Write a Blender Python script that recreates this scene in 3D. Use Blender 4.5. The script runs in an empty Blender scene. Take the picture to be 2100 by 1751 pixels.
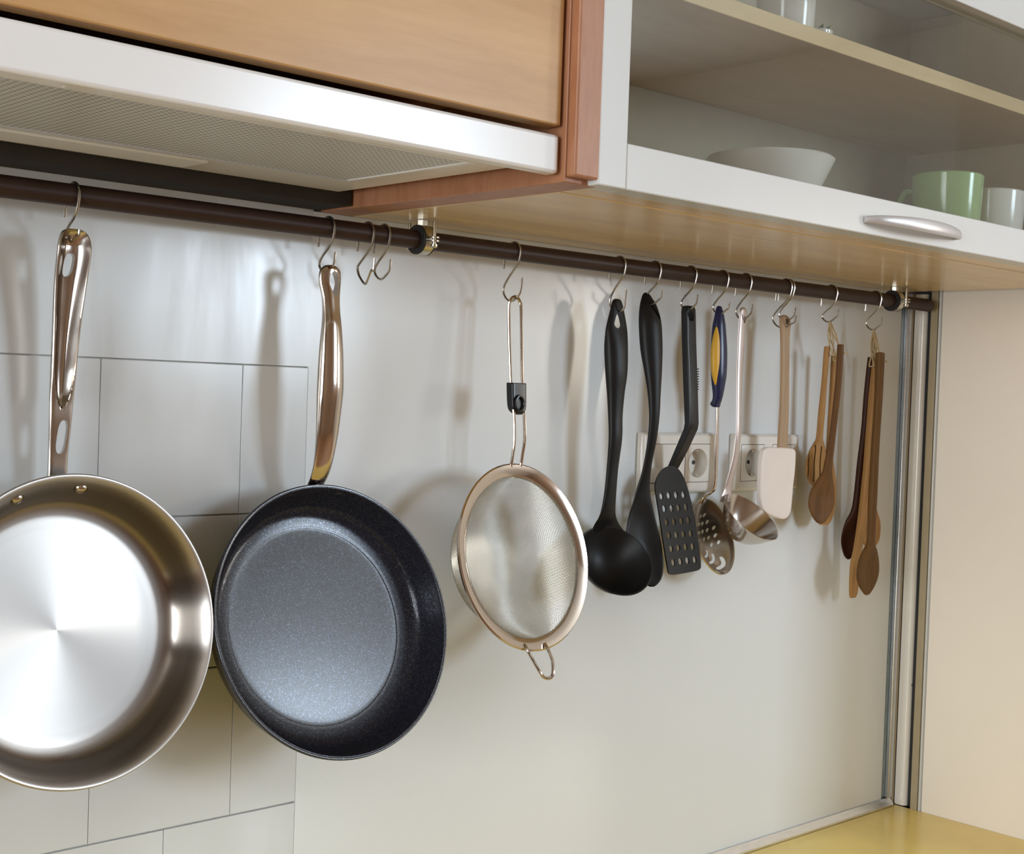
import bpy, bmesh, math, random
from mathutils import Vector, Matrix
random.seed(7)
scene = bpy.context.scene
col = scene.collection

# ------------------------------------------------------------------ camera
Z0 = 1.545                                   # camera height above the floor
FPX = 2831.3                                 # focal length in pixels of the 2100 px wide frame
YAW, PITCH, ROLL = math.radians(47.25), math.radians(-1.448), math.radians(2.005)
CAM = Vector((0, -1.2, 0))                   # all building below is done relative to the camera height
Fw = Vector((math.cos(PITCH)*math.cos(YAW), math.cos(PITCH)*math.sin(YAW), math.sin(PITCH)))
R0 = Vector((math.sin(YAW), -math.cos(YAW), 0))
U0 = R0.cross(Fw)
Rt = R0*math.cos(ROLL) + U0*math.sin(ROLL)
Up = U0*math.cos(ROLL) - R0*math.sin(ROLL)
cd = bpy.data.cameras.new('camera')
cam = bpy.data.objects.new('camera', cd)
col.objects.link(cam)
cd.sensor_width = 36
cd.lens = FPX/2100*36
cd.clip_start = .02
cam.matrix_world = Matrix(((Rt.x, Up.x, -Fw.x, CAM.x), (Rt.y, Up.y, -Fw.y, CAM.y), (Rt.z, Up.z, -Fw.z, CAM.z+Z0), (0, 0, 0, 1)))
scene.camera = cam

# ------------------------------------------------------------------ light and exposure
scene.view_settings.view_transform = 'Standard'
scene.view_settings.look = 'None'
scene.view_settings.exposure = -0.15
scene.view_settings.gamma = 1
scene.view_settings.use_curve_mapping = False
world = bpy.data.worlds.new('world')
scene.world = world
world.use_nodes = True
bg = world.node_tree.nodes['Background']
bg.inputs[0].default_value = (.70, .82, 1, 1)
bg.inputs[1].default_value = 1.0

def area(name, loc, direction, sx, sy, power, color):
    l = bpy.data.lights.new(name, 'AREA')
    l.shape = 'RECTANGLE'; l.size = sx; l.size_y = sy
    l.energy = power; l.color = color
    o = bpy.data.objects.new(name, l)
    col.objects.link(o)
    o.location = loc
    o.rotation_euler = Vector(direction).to_track_quat('-Z', 'Z').to_euler()
    return o
# daylight in the two windows of the room (one behind the camera, one on the right), plus an added left fill
WA = (3.0, 2.15, .85, .95)                 # window in the wall behind the camera: centre x, centre z, width, height
WB = (-2.70, 1.80, .50, .55)                 # window in the right wall: centre y, centre z, width, height
WC = (-1.50, 1.60, 1.30, 1.50)               # added fill light, shown as a left-wall opening: centre y, centre z, width, height
XL, XW, YF = -2.6, 4.3, -3.6                 # left wall, right wall and the wall behind the camera
area('window_daylight', (WA[0], YF+.03, WA[1]), (0, 1, 0), WA[2], WA[3], 80, (.72, .86, 1.0))
area('window_daylight_side', (XW-.03, WB[0], WB[1]), (-1, 0, 0), WB[2], WB[3], 30, (1.0, .93, .82))
area('fill_light_left', (XL+.03, WC[0], WC[1]), (1, 0, 0), WC[2], WC[3], 98, (.91, .96, 1.0))  # made-up fill that brightens the tall cabinet's side
scene.cycles.caustics_reflective = False
scene.cycles.caustics_refractive = False
scene.cycles.blur_glossy = .5

# ------------------------------------------------------------------ camera model helpers (points in space from directions of sight)
def ray(px, py): return Fw + Rt*((px-1050)/FPX) - Up*((py-875.5)/FPX)
def aty(px, py, y):
    d = ray(px, py); return CAM + d*((y-CAM.y)/d.y)
def atx(px, py, x):
    d = ray(px, py); return CAM + d*((x-CAM.x)/d.x)
def atplane(px, py, p0, n):
    d = ray(px, py); return CAM + d*((Vector(p0)-CAM).dot(n)/d.dot(n))

# ------------------------------------------------------------------ materials
def new_mat(name):
    m = bpy.data.materials.new(name); m.use_nodes = True
    nt = m.node_tree
    return m, nt, nt.nodes['Principled BSDF']
def coords(nt, scale=(1, 1, 1), kind='Object'):
    tc = nt.nodes.new('ShaderNodeTexCoord'); mp = nt.nodes.new('ShaderNodeMapping')
    mp.inputs['Scale'].default_value = scale
    nt.links.new(tc.outputs[kind], mp.inputs['Vector'])
    return mp
def noise(nt, mp, scale, detail=3, rough=.5, dist=0):
    n = nt.nodes.new('ShaderNodeTexNoise')
    n.inputs['Scale'].default_value = scale; n.inputs['Detail'].default_value = detail
    n.inputs['Roughness'].default_value = rough; n.inputs['Distortion'].default_value = dist
    nt.links.new(mp.outputs[0], n.inputs['Vector'])
    return n
def ramp(nt, src, stops):
    r = nt.nodes.new('ShaderNodeValToRGB')
    el = r.color_ramp.elements
    while len(el) < len(stops): el.new(.5)
    for e, (p, c) in zip(el, stops):
        e.position = p; e.color = (c[0], c[1], c[2], 1)
    nt.links.new(src, r.inputs[0])
    return r
def bump(nt, b, src, strength, dist=.001):
    bp = nt.nodes.new('ShaderNodeBump')
    bp.inputs['Strength'].default_value = strength; bp.inputs['Distance'].default_value = dist
    nt.links.new(src, bp.inputs['Height']); nt.links.new(bp.outputs[0], b.inputs['Normal'])
def mul(c, f): return tuple(min(1, v*f) for v in c)
def plain(name, c, rough=.5, metal=0, spec=.5, var=.06, scale=30, coat=0, bumpy=0, sss=0):
    m, nt, b = new_mat(name)
    mp = coords(nt); n = noise(nt, mp, scale)
    r = ramp(nt, n.outputs[0], [(.3, mul(c, 1-var)), (.7, mul(c, 1+var))])
    nt.links.new(r.outputs[0], b.inputs['Base Color'])
    b.inputs['Roughness'].default_value = rough; b.inputs['Metallic'].default_value = metal
    b.inputs['Specular IOR Level'].default_value = spec
    b.inputs['Coat Weight'].default_value = coat
    if bumpy: bump(nt, b, n.outputs[0], bumpy)
    return m
def wood(name, c1, c2, stretch, scale=14, rough=.45, coat=0, spec=.4):
    m, nt, b = new_mat(name)
    mp = coords(nt, stretch)
    n1 = noise(nt, mp, scale, 5, .6, .6); n2 = noise(nt, mp, scale*6, 3, .6, .2)
    mx = nt.nodes.new('ShaderNodeMath'); mx.operation = 'MULTIPLY_ADD'
    nt.links.new(n2.outputs[0], mx.inputs[0]); mx.inputs[1].default_value = .35
    nt.links.new(n1.outputs[0], mx.inputs[2])
    r = ramp(nt, mx.outputs[0], [(.38, c2), (.62, tuple((a+d)/2 for a, d in zip(c1, c2))), (.92, c1)])
    nt.links.new(r.outputs[0], b.inputs['Base Color'])
    b.inputs['Roughness'].default_value = rough
    b.inputs['Coat Weight'].default_value = coat; b.inputs['Coat Roughness'].default_value = .15
    b.inputs['Specular IOR Level'].default_value = spec
    bump(nt, b, mx.outputs[0], .12)
    return m
def steel(name, c, rough, scale=(1, 1, 1), nscale=60, var=.12, aniso=0, rvar=.2):
    m, nt, b = new_mat(name)
    mp = coords(nt, scale); n = noise(nt, mp, nscale, 3)
    r = ramp(nt, n.outputs[0], [(.3, mul(c, 1-var)), (.7, mul(c, 1+var*.4))])
    nt.links.new(r.outputs[0], b.inputs['Base Color'])
    mr = nt.nodes.new('ShaderNodeMapRange')
    mr.inputs['To Min'].default_value = rough*(1-rvar); mr.inputs['To Max'].default_value = rough*(1+rvar)
    nt.links.new(n.outputs[0], mr.inputs['Value']); nt.links.new(mr.outputs[0], b.inputs['Roughness'])
    b.inputs['Metallic'].default_value = 1
    if aniso:
        b.inputs['Anisotropic'].default_value = aniso
        b.inputs['Anisotropic Rotation'].default_value = .25
        t = nt.nodes.new('ShaderNodeTangent'); t.direction_type = 'RADIAL'; t.axis = 'Z'
        nt.links.new(t.outputs[0], b.inputs['Tangent'])
    return m

MT = {}
MT['paint'] = plain('glossy_white_paint', (.62, .635, .635), .20, spec=.5, var=.02, scale=4)
MT['tile'] = plain('glazed_tile', (.615, .63, .63), .17, spec=.5, var=.03, scale=7)
def smear(m, lo, hi):
    nt = m.node_tree; b = nt.nodes['Principled BSDF']
    mp = coords(nt, (14, 14, 2.2)); n = noise(nt, mp, 1.0, 4, .6, .4)
    mr = nt.nodes.new('ShaderNodeMapRange'); mr.inputs['From Min'].default_value = .3; mr.inputs['From Max'].default_value = .7
    mr.inputs['To Min'].default_value = lo; mr.inputs['To Max'].default_value = hi
    nt.links.new(n.outputs[0], mr.inputs['Value']); nt.links.new(mr.outputs[0], b.inputs['Roughness'])
smear(MT['paint'], .13, .30); smear(MT['tile'], .11, .26)
MT['grout'] = plain('grey_grout', (.52, .51, .48), .8, var=.12, scale=60)
MT['backglass'] = plain('back_painted_glass', (.70, .72, .725), .17, spec=.3, var=.012, scale=3)
MT['glassedge'] = plain('dark_green_glass_edge', (.06, .10, .09), .15, var=.2, scale=40)
MT['alu'] = steel('brushed_aluminium', (.80, .80, .80), .32, (1, 1, 30), 40)
MT['yellow'] = plain('yellow_laminate', (.90, .68, .20), .22, spec=.5, var=.05, scale=12)
MT['cream'] = plain('cream_laminate', (.93, .86, .77), .45, var=.02, scale=5)
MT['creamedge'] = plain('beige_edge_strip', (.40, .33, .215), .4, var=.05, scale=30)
MT['white'] = plain('white_lacquer', (.62, .63, .62), .28, var=.015, scale=6)
MT['hoodwhite'] = plain('white_enamel', (.80, .80, .79), .2, var=.015, scale=6)
MT['maple'] = wood('maple_veneer', (.60, .36, .15), (.44, .235, .08), (.5, 1, 4), 5, .35)
MT['board'] = wood('light_birch_board', (.84, .635, .34), (.58, .40, .19), (.35, 3, 3), 9, .30, coat=.3)
MT['redwood'] = wood('reddish_beech', (.46, .22, .12), (.30, .12, .055), (3, 3, .5), 14, .4)
MT['inside'] = plain('cabinet_interior_veneer', (.42, .34, .23), .5, var=.05, scale=20)
MT['shelfwood'] = wood('shelf_edge_veneer', (.68, .50, .28), (.58, .40, .2), (.5, 3, 3), 9, .45)
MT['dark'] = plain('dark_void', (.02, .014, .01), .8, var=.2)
MT['rail'] = plain('brown_painted_steel_tube', (.034, .016, .011), .45, spec=.3, var=.1, scale=50)
MT['rubber'] = plain('black_rubber', (.012, .011, .011), .6, var=.2)
MT['zinc'] = steel('zinc_plated_steel', (.60, .565, .48), .25)
MT['wire'] = steel('steel_wire', (.42, .385, .34), .28)
MT['meshwire'] = steel('sieve_mesh_wire', (.66, .64, .58), .35)
MT['chrome'] = steel('polished_steel', (.58, .52, .465), .12, var=.05, nscale=20)
MT['satin'] = steel('satin_steel', (.56, .52, .48), .18, var=.06, nscale=30)
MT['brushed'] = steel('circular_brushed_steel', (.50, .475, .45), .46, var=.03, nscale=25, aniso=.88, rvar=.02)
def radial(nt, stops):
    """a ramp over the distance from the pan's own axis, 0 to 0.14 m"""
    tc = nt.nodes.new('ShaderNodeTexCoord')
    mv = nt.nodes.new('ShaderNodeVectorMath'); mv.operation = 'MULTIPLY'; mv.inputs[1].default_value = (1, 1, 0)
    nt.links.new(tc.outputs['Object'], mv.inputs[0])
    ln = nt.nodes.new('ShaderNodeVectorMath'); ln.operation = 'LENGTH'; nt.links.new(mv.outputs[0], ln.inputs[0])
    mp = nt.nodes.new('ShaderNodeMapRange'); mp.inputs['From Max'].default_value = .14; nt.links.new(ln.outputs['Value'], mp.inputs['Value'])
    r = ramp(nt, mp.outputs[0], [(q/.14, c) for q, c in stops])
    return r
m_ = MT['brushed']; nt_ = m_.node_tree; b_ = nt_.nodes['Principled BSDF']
nt_.links.new(radial(nt_, [(.088, (.39, .365, .34)), (.106, (.25, .22, .195)), (.122, (.22, .195, .17)), (.129, (.50, .47, .44))]).outputs[0], b_.inputs['Base Color'])  # side walls darkened in the colour, standing in for dark reflections
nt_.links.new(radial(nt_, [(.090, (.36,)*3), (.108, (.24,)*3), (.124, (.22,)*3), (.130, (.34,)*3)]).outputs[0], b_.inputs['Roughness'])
MT['pinksteel'] = plain('pearl_lacquered_steel', (.58, .50, .465), .3, metal=.6, var=.05)
MT['blackplastic'] = plain('black_nylon', (.010, .0095, .0092), .42, spec=.2, var=.1, scale=40)
MT['blackgloss'] = plain('black_moulded_plastic', (.009, .009, .010), .28, spec=.35, var=.1, scale=40)
MT['navy'] = plain('navy_plastic', (.010, .014, .055), .3, var=.08)
MT['yellowplastic'] = plain('yellow_soft_plastic', (.60, .33, .02), .42, var=.05)
MT['socket'] = plain('cream_white_plastic', (.80, .765, .70), .18, var=.012)
MT['silicone'] = plain('white_silicone', (.78, .70, .645), .35, var=.02)
MT['pinhole'] = plain('socket_hole', (.03, .025, .02), .6)
MT['beech'] = wood('raw_beech', (.43, .30, .185), (.32, .21, .12), (6, 6, .6), 12, .6)
MT['wlight'] = wood('light_spoon_wood', (.40, .22, .08), (.26, .125, .04), (6, 6, .7), 12, .55, spec=.15)
MT['wmid'] = wood('brown_spoon_wood', (.150, .070, .022), (.082, .036, .011), (6, 6, .7), 12, .5, spec=.15)
MT['wdark'] = wood('dark_spoon_wood', (.055, .019, .010), (.026, .009, .005), (6, 6, .7), 12, .42, spec=.15)
MT['wolive'] = wood('olive_spoon_wood', (.140, .068, .019), (.075, .034, .009), (6, 6, .7), 12, .5, spec=.15)
MT['string'] = plain('jute_string', (.46, .34, .18), .8, var=.3, scale=900)
MT['green'] = plain('green_ceramic', (.36, .50, .24), .15, var=.03)
MT['ceramic'] = plain('white_ceramic', (.72, .68, .64), .15, var=.02)
MT['tan'] = plain('tan_wall_paint', (.54, .47, .39), .7, var=.05, scale=3)
MT['brownpaint'] = plain('warm_brown_wall_paint', (.30, .20, .13), .7, var=.08, scale=3)
MT['ceilingpaint'] = plain('warm_white_ceiling', (.70, .66, .60), .8, var=.02, scale=3)
MT['floorwood'] = wood('brown_floor_wood', (.36, .2, .1), (.22, .11, .05), (.5, 3, 1), 6, .6)
MT['handlegrey'] = plain('satin_grey_handle', (.55, .53, .53), .35, metal=.35, var=.04)
MT['lens'] = plain('frosted_lamp_cover', (.75, .75, .73), .3, var=.02)

def nonstick():
    m, nt, b = new_mat('black_sparkle_nonstick')
    mp = coords(nt)
    v = nt.nodes.new('ShaderNodeTexVoronoi'); v.inputs['Scale'].default_value = 1500
    nt.links.new(mp.outputs[0], v.inputs['Vector'])
    sep = nt.nodes.new('ShaderNodeSeparateColor'); nt.links.new(v.outputs['Color'], sep.inputs[0])
    r = ramp(nt, sep.outputs[0], [(.0, (.010, .010, .015)), (.86, (.016, .017, .024)), (.98, (.10, .11, .14))])
    nt.links.new(r.outputs[0], b.inputs['Base Color'])
    mr = nt.nodes.new('ShaderNodeMapRange'); mr.inputs['From Min'].default_value = .8
    nt.links.new(sep.outputs[0], mr.inputs['Value']); mr.inputs['To Min'].default_value = .02; mr.inputs['To Max'].default_value = .7
    nt.links.new(mr.outputs[0], b.inputs['Metallic'])
    b.inputs['Roughness'].default_value = .20
    b.inputs['Specular IOR Level'].default_value = .5
    bump(nt, b, sep.outputs[1], .12, .0002)
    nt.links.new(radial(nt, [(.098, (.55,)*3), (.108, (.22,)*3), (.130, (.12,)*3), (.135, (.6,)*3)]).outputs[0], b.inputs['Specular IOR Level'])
    return m
MT['nonstick'] = nonstick()

def filtermat():
    m, nt, b = new_mat('perforated_grease_filter')
    mp = coords(nt)
    ck = nt.nodes.new('ShaderNodeTexVoronoi'); ck.inputs['Scale'].default_value = 170; ck.inputs['Randomness'].default_value = 0
    nt.links.new(mp.outputs[0], ck.inputs['Vector'])
    r = ramp(nt, ck.outputs['Distance'], [(.30, (.25, .23, .19)), (.42, (.66, .64, .58))])
    nt.links.new(r.outputs[0], b.inputs['Base Color']); b.inputs['Roughness'].default_value = .4; b.inputs['Metallic'].default_value = .5
    return m
MT['filter'] = filtermat()

def glassmat():
    m = bpy.data.materials.new('clear_pane_glass'); m.use_nodes = True
    nt = m.node_tree; nt.nodes.remove(nt.nodes['Principled BSDF'])
    out = nt.nodes['Material Output']
    t = nt.nodes.new('ShaderNodeBsdfTransparent'); t.inputs[0].default_value = (.93, .95, .94, 1)
    g = nt.nodes.new('ShaderNodeBsdfGlossy'); g.inputs['Roughness'].default_value = .02
    lw = nt.nodes.new('ShaderNodeLayerWeight'); lw.inputs[0].default_value = .5
    pw = nt.nodes.new('ShaderNodeMath'); pw.operation = 'POWER'; pw.inputs[1].default_value = 5
    nt.links.new(lw.outputs['Facing'], pw.inputs[0])
    fr = nt.nodes.new('ShaderNodeMath'); fr.operation = 'MULTIPLY_ADD'; fr.inputs[1].default_value = .95; fr.inputs[2].default_value = .045
    nt.links.new(pw.outputs[0], fr.inputs[0])
    mx = nt.nodes.new('ShaderNodeMixShader')
    nt.links.new(fr.outputs[0], mx.inputs[0]); nt.links.new(t.outputs[0], mx.inputs[1]); nt.links.new(g.outputs[0], mx.inputs[2])
    nt.links.new(mx.outputs[0], out.inputs[0])
    return m
MT['glass'] = glassmat()

# ------------------------------------------------------------------ mesh helpers (coordinates relative to the camera height)
class MB:
    def __init__(s): s.v = []; s.f = []
    def add(s, vs, fs):
        o = len(s.v); s.v += [Vector(p) for p in vs]; s.f += [tuple(i+o for i in f) for f in fs]; return s
    def box(s, x0, x1, y0, y1, z0, z1):
        vs = [(x, y, z) for x in (x0, x1) for y in (y0, y1) for z in (z0, z1)]
        return s.add(vs, [(0, 1, 3, 2), (4, 6, 7, 5), (0, 4, 5, 1), (2, 3, 7, 6), (0, 2, 6, 4), (1, 5, 7, 3)])
    def rings(s, rs, caps=True, close=False):
        n = len(rs[0]); vs = [p for r in rs for p in r]; fs = []
        m = len(rs)
        for i in range(m if close else m-1):
            for j in range(n):
                fs.append((i*n+j, i*n+(j+1) % n, ((i+1) % m)*n+(j+1) % n, ((i+1) % m)*n+j))
        if caps and not close:
            fs.append(tuple(range(n-1, -1, -1))); fs.append(tuple((m-1)*n+j for j in range(n)))
        return s.add(vs, fs)
    def tube(s, pts, r, seg=8, close=False, caps=True):
        pts = [Vector(p) for p in pts]; n = len(pts); rs = []
        prev = None
        for i, p in enumerate(pts):
            a = pts[(i-1) % n] if (i > 0 or close) else p
            b = pts[(i+1) % n] if (i < n-1 or close) else p
            t = (b-a).normalized()
            if prev is None:
                u = t.orthogonal().normalized()
            else:
                u = (prev - t*prev.dot(t)).normalized()
            prev = u; w = t.cross(u)
            rr = r[i] if isinstance(r, (list, tuple)) else r
            rs.append([p + u*(rr*math.cos(2*math.pi*k/seg)) + w*(rr*math.sin(2*math.pi*k/seg)) for k in range(seg)])
        return s.rings(rs, caps, close)
    def lathe(s, prof, c=(0, 0, 0), u=(1, 0, 0), v=(0, 1, 0), n=(0, 0, 1), seg=64, close=False):
        c, u, v, n = Vector(c), Vector(u), Vector(v), Vector(n)
        rs = []
        for k in range(seg):
            a = 2*math.pi*k/seg; d = u*math.cos(a)+v*math.sin(a)
            rs.append([c + d*r + n*z for r, z in prof])
        m = len(prof); vs = [p for r in rs for p in r]; fs = []
        for k in range(seg):
            for j in range(m if close else m-1):
                fs.append((k*m+j, ((k+1) % seg)*m+j, ((k+1) % seg)*m+(j+1) % m, k*m+(j+1) % m))
        return s.add(vs, fs)
    def prism(s, pts, d):
        """extrude a closed outline (list of points) by the vector d"""
        n = len(pts); d = Vector(d)
        vs = [Vector(p) for p in pts] + [Vector(p)+d for p in pts]
        fs = [tuple(range(n-1, -1, -1)), tuple(range(n, 2*n))] + [(j, (j+1) % n, n+(j+1) % n, n+j) for j in range(n)]
        return s.add(vs, fs)
    def build(s, name, mat, parent=None, smooth=True, bevel=0, solid=0, sub=0, segs=2, angle=35):
        if parent is None:
            xs = [p.x for p in s.v]; ys = [p.y for p in s.v]; zs = [p.z for p in s.v]
            org = Vector(((min(xs)+max(xs))/2, (min(ys)+max(ys))/2, min(zs)))
        else:
            org = Vector(parent['_org'])
        me = bpy.data.meshes.new(name)
        me.from_pydata([tuple(p-org) for p in s.v], [], s.f)
        bm = bmesh.new(); bm.from_mesh(me)
        bmesh.ops.remove_doubles(bm, verts=bm.verts, dist=1e-6)
        bmesh.ops.recalc_face_normals(bm, faces=bm.faces)
        bm.to_mesh(me); bm.free()
        me.materials.append(MT[mat] if isinstance(mat, str) else mat)
        if smooth:
            for p in me.polygons: p.use_smooth = True
            me.set_sharp_from_angle(angle=math.radians(angle))
        o = bpy.data.objects.new(name, me); col.objects.link(o)
        if parent is None: o.location = org + Vector((0, 0, Z0))
        else: o.parent = parent
        o['_org'] = tuple(org)
        if bevel:
            b = o.modifiers.new('bevel', 'BEVEL'); b.width = bevel; b.segments = segs; b.limit_method = 'ANGLE'
            b.harden_normals = False
        if solid:
            b = o.modifiers.new('solid', 'SOLIDIFY'); b.thickness = solid; b.offset = 0
        if sub:
            b = o.modifiers.new('sub', 'SUBSURF'); b.levels = sub; b.render_levels = sub
        return o
def tag(o, label, cat, group=None):
    o['label'] = label; o['category'] = cat
    if group: o['group'] = group
    return o
def thing(name, org, label, cat, group=None):
    o = bpy.data.objects.new(name, None); col.objects.link(o)
    o.empty_display_size = .02
    o.location = Vector(org) + Vector((0, 0, Z0)); o['_org'] = tuple(org)
    return tag(o, label, cat, group)
def struct(o): o['kind'] = 'structure'; return o
def cut(o, cutter):
    """carve the closed shape held in the mesh builder out of o (exact boolean, applied at once)"""
    org = Vector(o['_org'])
    me = bpy.data.meshes.new('cutter'); me.from_pydata([tuple(p-org) for p in cutter.v], [], cutter.f)
    bm = bmesh.new(); bm.from_mesh(me); bmesh.ops.recalc_face_normals(bm, faces=bm.faces); bm.to_mesh(me); bm.free()
    c = bpy.data.objects.new('cutter', me); col.objects.link(c)
    c.parent = o.parent
    if o.parent is None: c.location = o.location
    m = o.modifiers.new('cut', 'BOOLEAN'); m.operation = 'DIFFERENCE'; m.object = c; m.solver = 'EXACT'; m.use_self = True
    dg = bpy.context.evaluated_depsgraph_get(); dg.update()
    nm = bpy.data.meshes.new_from_object(o.evaluated_get(dg))
    old = o.data; o.modifiers.clear(); o.data = nm; nm.name = old.name
    bpy.data.objects.remove(c); bpy.data.meshes.remove(me); bpy.data.meshes.remove(old)
    for p in nm.polygons: p.use_smooth = True
    nm.set_sharp_from_angle(angle=math.radians(35))
    return o
def spline(pts, per=8, close=False):
    pts = [Vector(p) for p in pts]; n = len(pts); out = []
    rng = n if close else n-1
    for i in range(rng):
        p0 = pts[(i-1) % n] if (close or i > 0) else pts[i]*2-pts[i+1]
        p1 = pts[i]; p2 = pts[(i+1) % n]
        p3 = pts[(i+2) % n] if (close or i < n-2) else p2*2-p1
        for k in range(per):
            t = k/per
            out.append(.5*((2*p1)+(p2-p0)*t+(2*p0-5*p1+4*p2-p3)*t*t+(3*p1-p0-3*p2+p3)*t**3))
    if not close: out.append(pts[-1])
    return out
def interp_rows(rows, per):
    rows = [tuple(r) + (None,)*(5-len(r)) for r in rows]
    return rows if per <= 1 else rows
def frame(a, b):
    n = Vector((math.sin(a)*math.cos(b), -math.cos(a)*math.cos(b), -math.sin(b)))
    u = Vector((math.cos(a), math.sin(a), 0)); v = n.cross(u)
    return u, v, n
def stalk(mb, rows, x=None, y=None, k=1.0, sup=2.0, n=28, rot=0, per=6, boxy=False, near=0):
    """a solid with elliptic cross-sections that follows traced left and right edges.
    rows: (image row, left edge, right edge[, thickness ratio[, dish depth in m]]) ; the stem hangs at depth x (or y)"""
    st = []
    for r in rows:
        py, L, Rr = r[:3]; kk = r[3] if len(r) > 3 else k; dish = r[4] if len(r) > 4 else 0; nr_ = near + (r[5] if len(r) > 5 else 0)
        px = (L+Rr)/2
        c = atx(px, py, x) if x is not None else aty(px, py, y)
        d = c-CAM; depth = d.dot(Fw); wa = (Rr-L)/2*depth/FPX
        h = Vector((d.x, d.y)).normalized()
        ca, sa = math.cos(rot), math.sin(rot)
        s_ = abs(h.y*ca-h.x*sa); c_ = abs(h.x*ca+h.y*sa)
        a = wa/(s_+kk*c_) if boxy else wa/math.sqrt(s_*s_+(kk*c_)**2)
        st.append(Vector((c.x, c.y, c.z))); st[-1] = (c - h.to_3d()*nr_, a, kk*a, dish)
    P = spline([s[0] for s in st], per) if per > 1 else [s[0] for s in st]
    Q = spline([Vector((s[1], s[2], s[3])) for s in st], per) if per > 1 else [Vector(s[1:]) for s in st]
    rs = []
    for c, q in zip(P, Q):
        a, b, dish = max(q.x, 2e-4), max(q.y, 2e-4), max(q.z, 0)
        ring = []
        for i in range(n):
            t = 2*math.pi*i/n; cc, ss = math.cos(t), math.sin(t)
            X = a*math.copysign(abs(cc)**(2/sup), cc); Y = b*math.copysign(abs(ss)**(2/sup), ss)
            if ss < 0: Y += dish*ss*ss
            ring.append(c + Vector((X*math.cos(rot)-Y*math.sin(rot), X*math.sin(rot)+Y*math.cos(rot), 0)))
        rs.append(ring)
    mb.rings(rs)
    return [(p, q) for p, q in zip(P, Q)]
def ellipse_px(px, py, rx, ry, p0, nrm, n=16, rot=0):
    out = []
    for i in range(n):
        t = 2*math.pi*i/n
        ex, ey = rx*math.cos(t), ry*math.sin(t)
        out.append(atplane(px+ex*math.cos(rot)-ey*math.sin(rot), py+ex*math.sin(rot)+ey*math.cos(rot), p0, nrm))
    return out

# ================================================================== THE ROOM
CT = -.645            # worktop height
UZ = .18              # underside of the wall cabinets
XR = 1.978            # plane of the tall cabinet on the right
XT = .8185            # right end of the tiled field
XG = 1.944            # right end of the glass panel
FL, CE = -Z0, 1.305   # floor, ceiling

w = MB().box(XL, XW, .006, .16, FL, CE)
wall_back = struct(w.build('wall_back', 'paint'))
struct(MB().box(XL, XT, 0, .0058, .0190, CE).build('wall_upper', 'paint'))
# tiles left of the glass, each a piece of its own
tw = .152
rows = [(.018, -.1315), (-.1325, -.2835), (-.2845, -.4365), (-.4375, -.5885), (-.5895, -.64)]
tile_cache = {}
def tile(x0, x1, z0, z1):
    g = .0003
    o = MB().box(x0+g, x1-g, 0, .0058, z0+g, z1-g).build('tile', 'tile', wall_back, bevel=.0005)
for r, (zt, zb) in enumerate(rows):
    x1 = XT
    first = .0785 if r < 3 else tw
    xs = [XT, XT-first]
    while xs[-1] > .12: xs.append(xs[-1]-tw)
    for a, b in zip(xs[1:], xs[:-1]): tile(a, b, zb, zt)
grout = MB().box(.0, XT, .0035, .006, CT, .019).build('grout_bed', 'grout', wall_back)

floor = struct(MB().box(XL, XW, YF, .16, FL-.1, FL).build('floor', 'floorwood'))
ceil = struct(MB().box(XL, XW, YF, .16, CE, CE+.1).build('ceiling', 'ceilingpaint'))
wx0, wx1, wz0, wz1 = WA[0]-WA[2]/2-.02, WA[0]+WA[2]/2+.02, WA[1]-WA[3]/2-.02-Z0, WA[1]+WA[3]/2+.02-Z0
w = MB().box(XL, wx0, YF-.12, YF, FL, CE).box(wx1, XW, YF-.12, YF, FL, CE).box(wx0, wx1, YF-.12, YF, FL, wz0).box(wx0, wx1, YF-.12, YF, wz1, CE)
struct(w.build('wall_front', 'brownpaint'))
def ring_box(mb, lo, hi, t, axis, a0, a1):
    """rectangular frame; axis 'y' lies in xz, axis 'x' lies in yz"""
    (u0, v0), (u1, v1) = lo, hi
    for (p0, p1, q0, q1) in ((u0, u0+t, v0, v1), (u1-t, u1, v0, v1), (u0+t, u1-t, v0, v0+t), (u0+t, u1-t, v1-t, v1)):
        if axis == 'y': mb.box(p0, p1, a0, a1, q0, q1)
        else: mb.box(a0, a1, p0, p1, q0, q1)
    return mb
win = ring_box(MB(), (wx0, wz0), (wx1, wz1), .035, 'y', YF-.09, YF-.02)
win.box(WA[0]-.018, WA[0]+.018, YF-.08, YF-.03, wz0, wz1)
win = struct(win.build('window_1', 'white', bevel=.004))
MB().box(wx0+.03, wx1-.03, YF-.058, YF-.053, wz0+.03, wz1-.03).build('pane', 'glass', win)
by0, by1, bz0, bz1 = WB[0]-WB[2]/2-.02, WB[0]+WB[2]/2+.02, WB[1]-WB[3]/2-.02-Z0, WB[1]+WB[3]/2+.02-Z0
w = MB().box(XW, XW+.12, YF, by0, FL, CE).box(XW, XW+.12, by1, .16, FL, CE).box(XW, XW+.12, by0, by1, FL, bz0).box(XW, XW+.12, by0, by1, bz1, CE)
struct(w.build('wall_right', 'tan'))
win = struct(ring_box(MB(), (by0, bz0), (by1, bz1), .035, 'x', XW+.02, XW+.09).build('window_2', 'white', bevel=.004))
MB().box(XW+.053, XW+.058, by0+.03, by1-.03, bz0+.03, bz1-.03).build('pane', 'glass', win)

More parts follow.
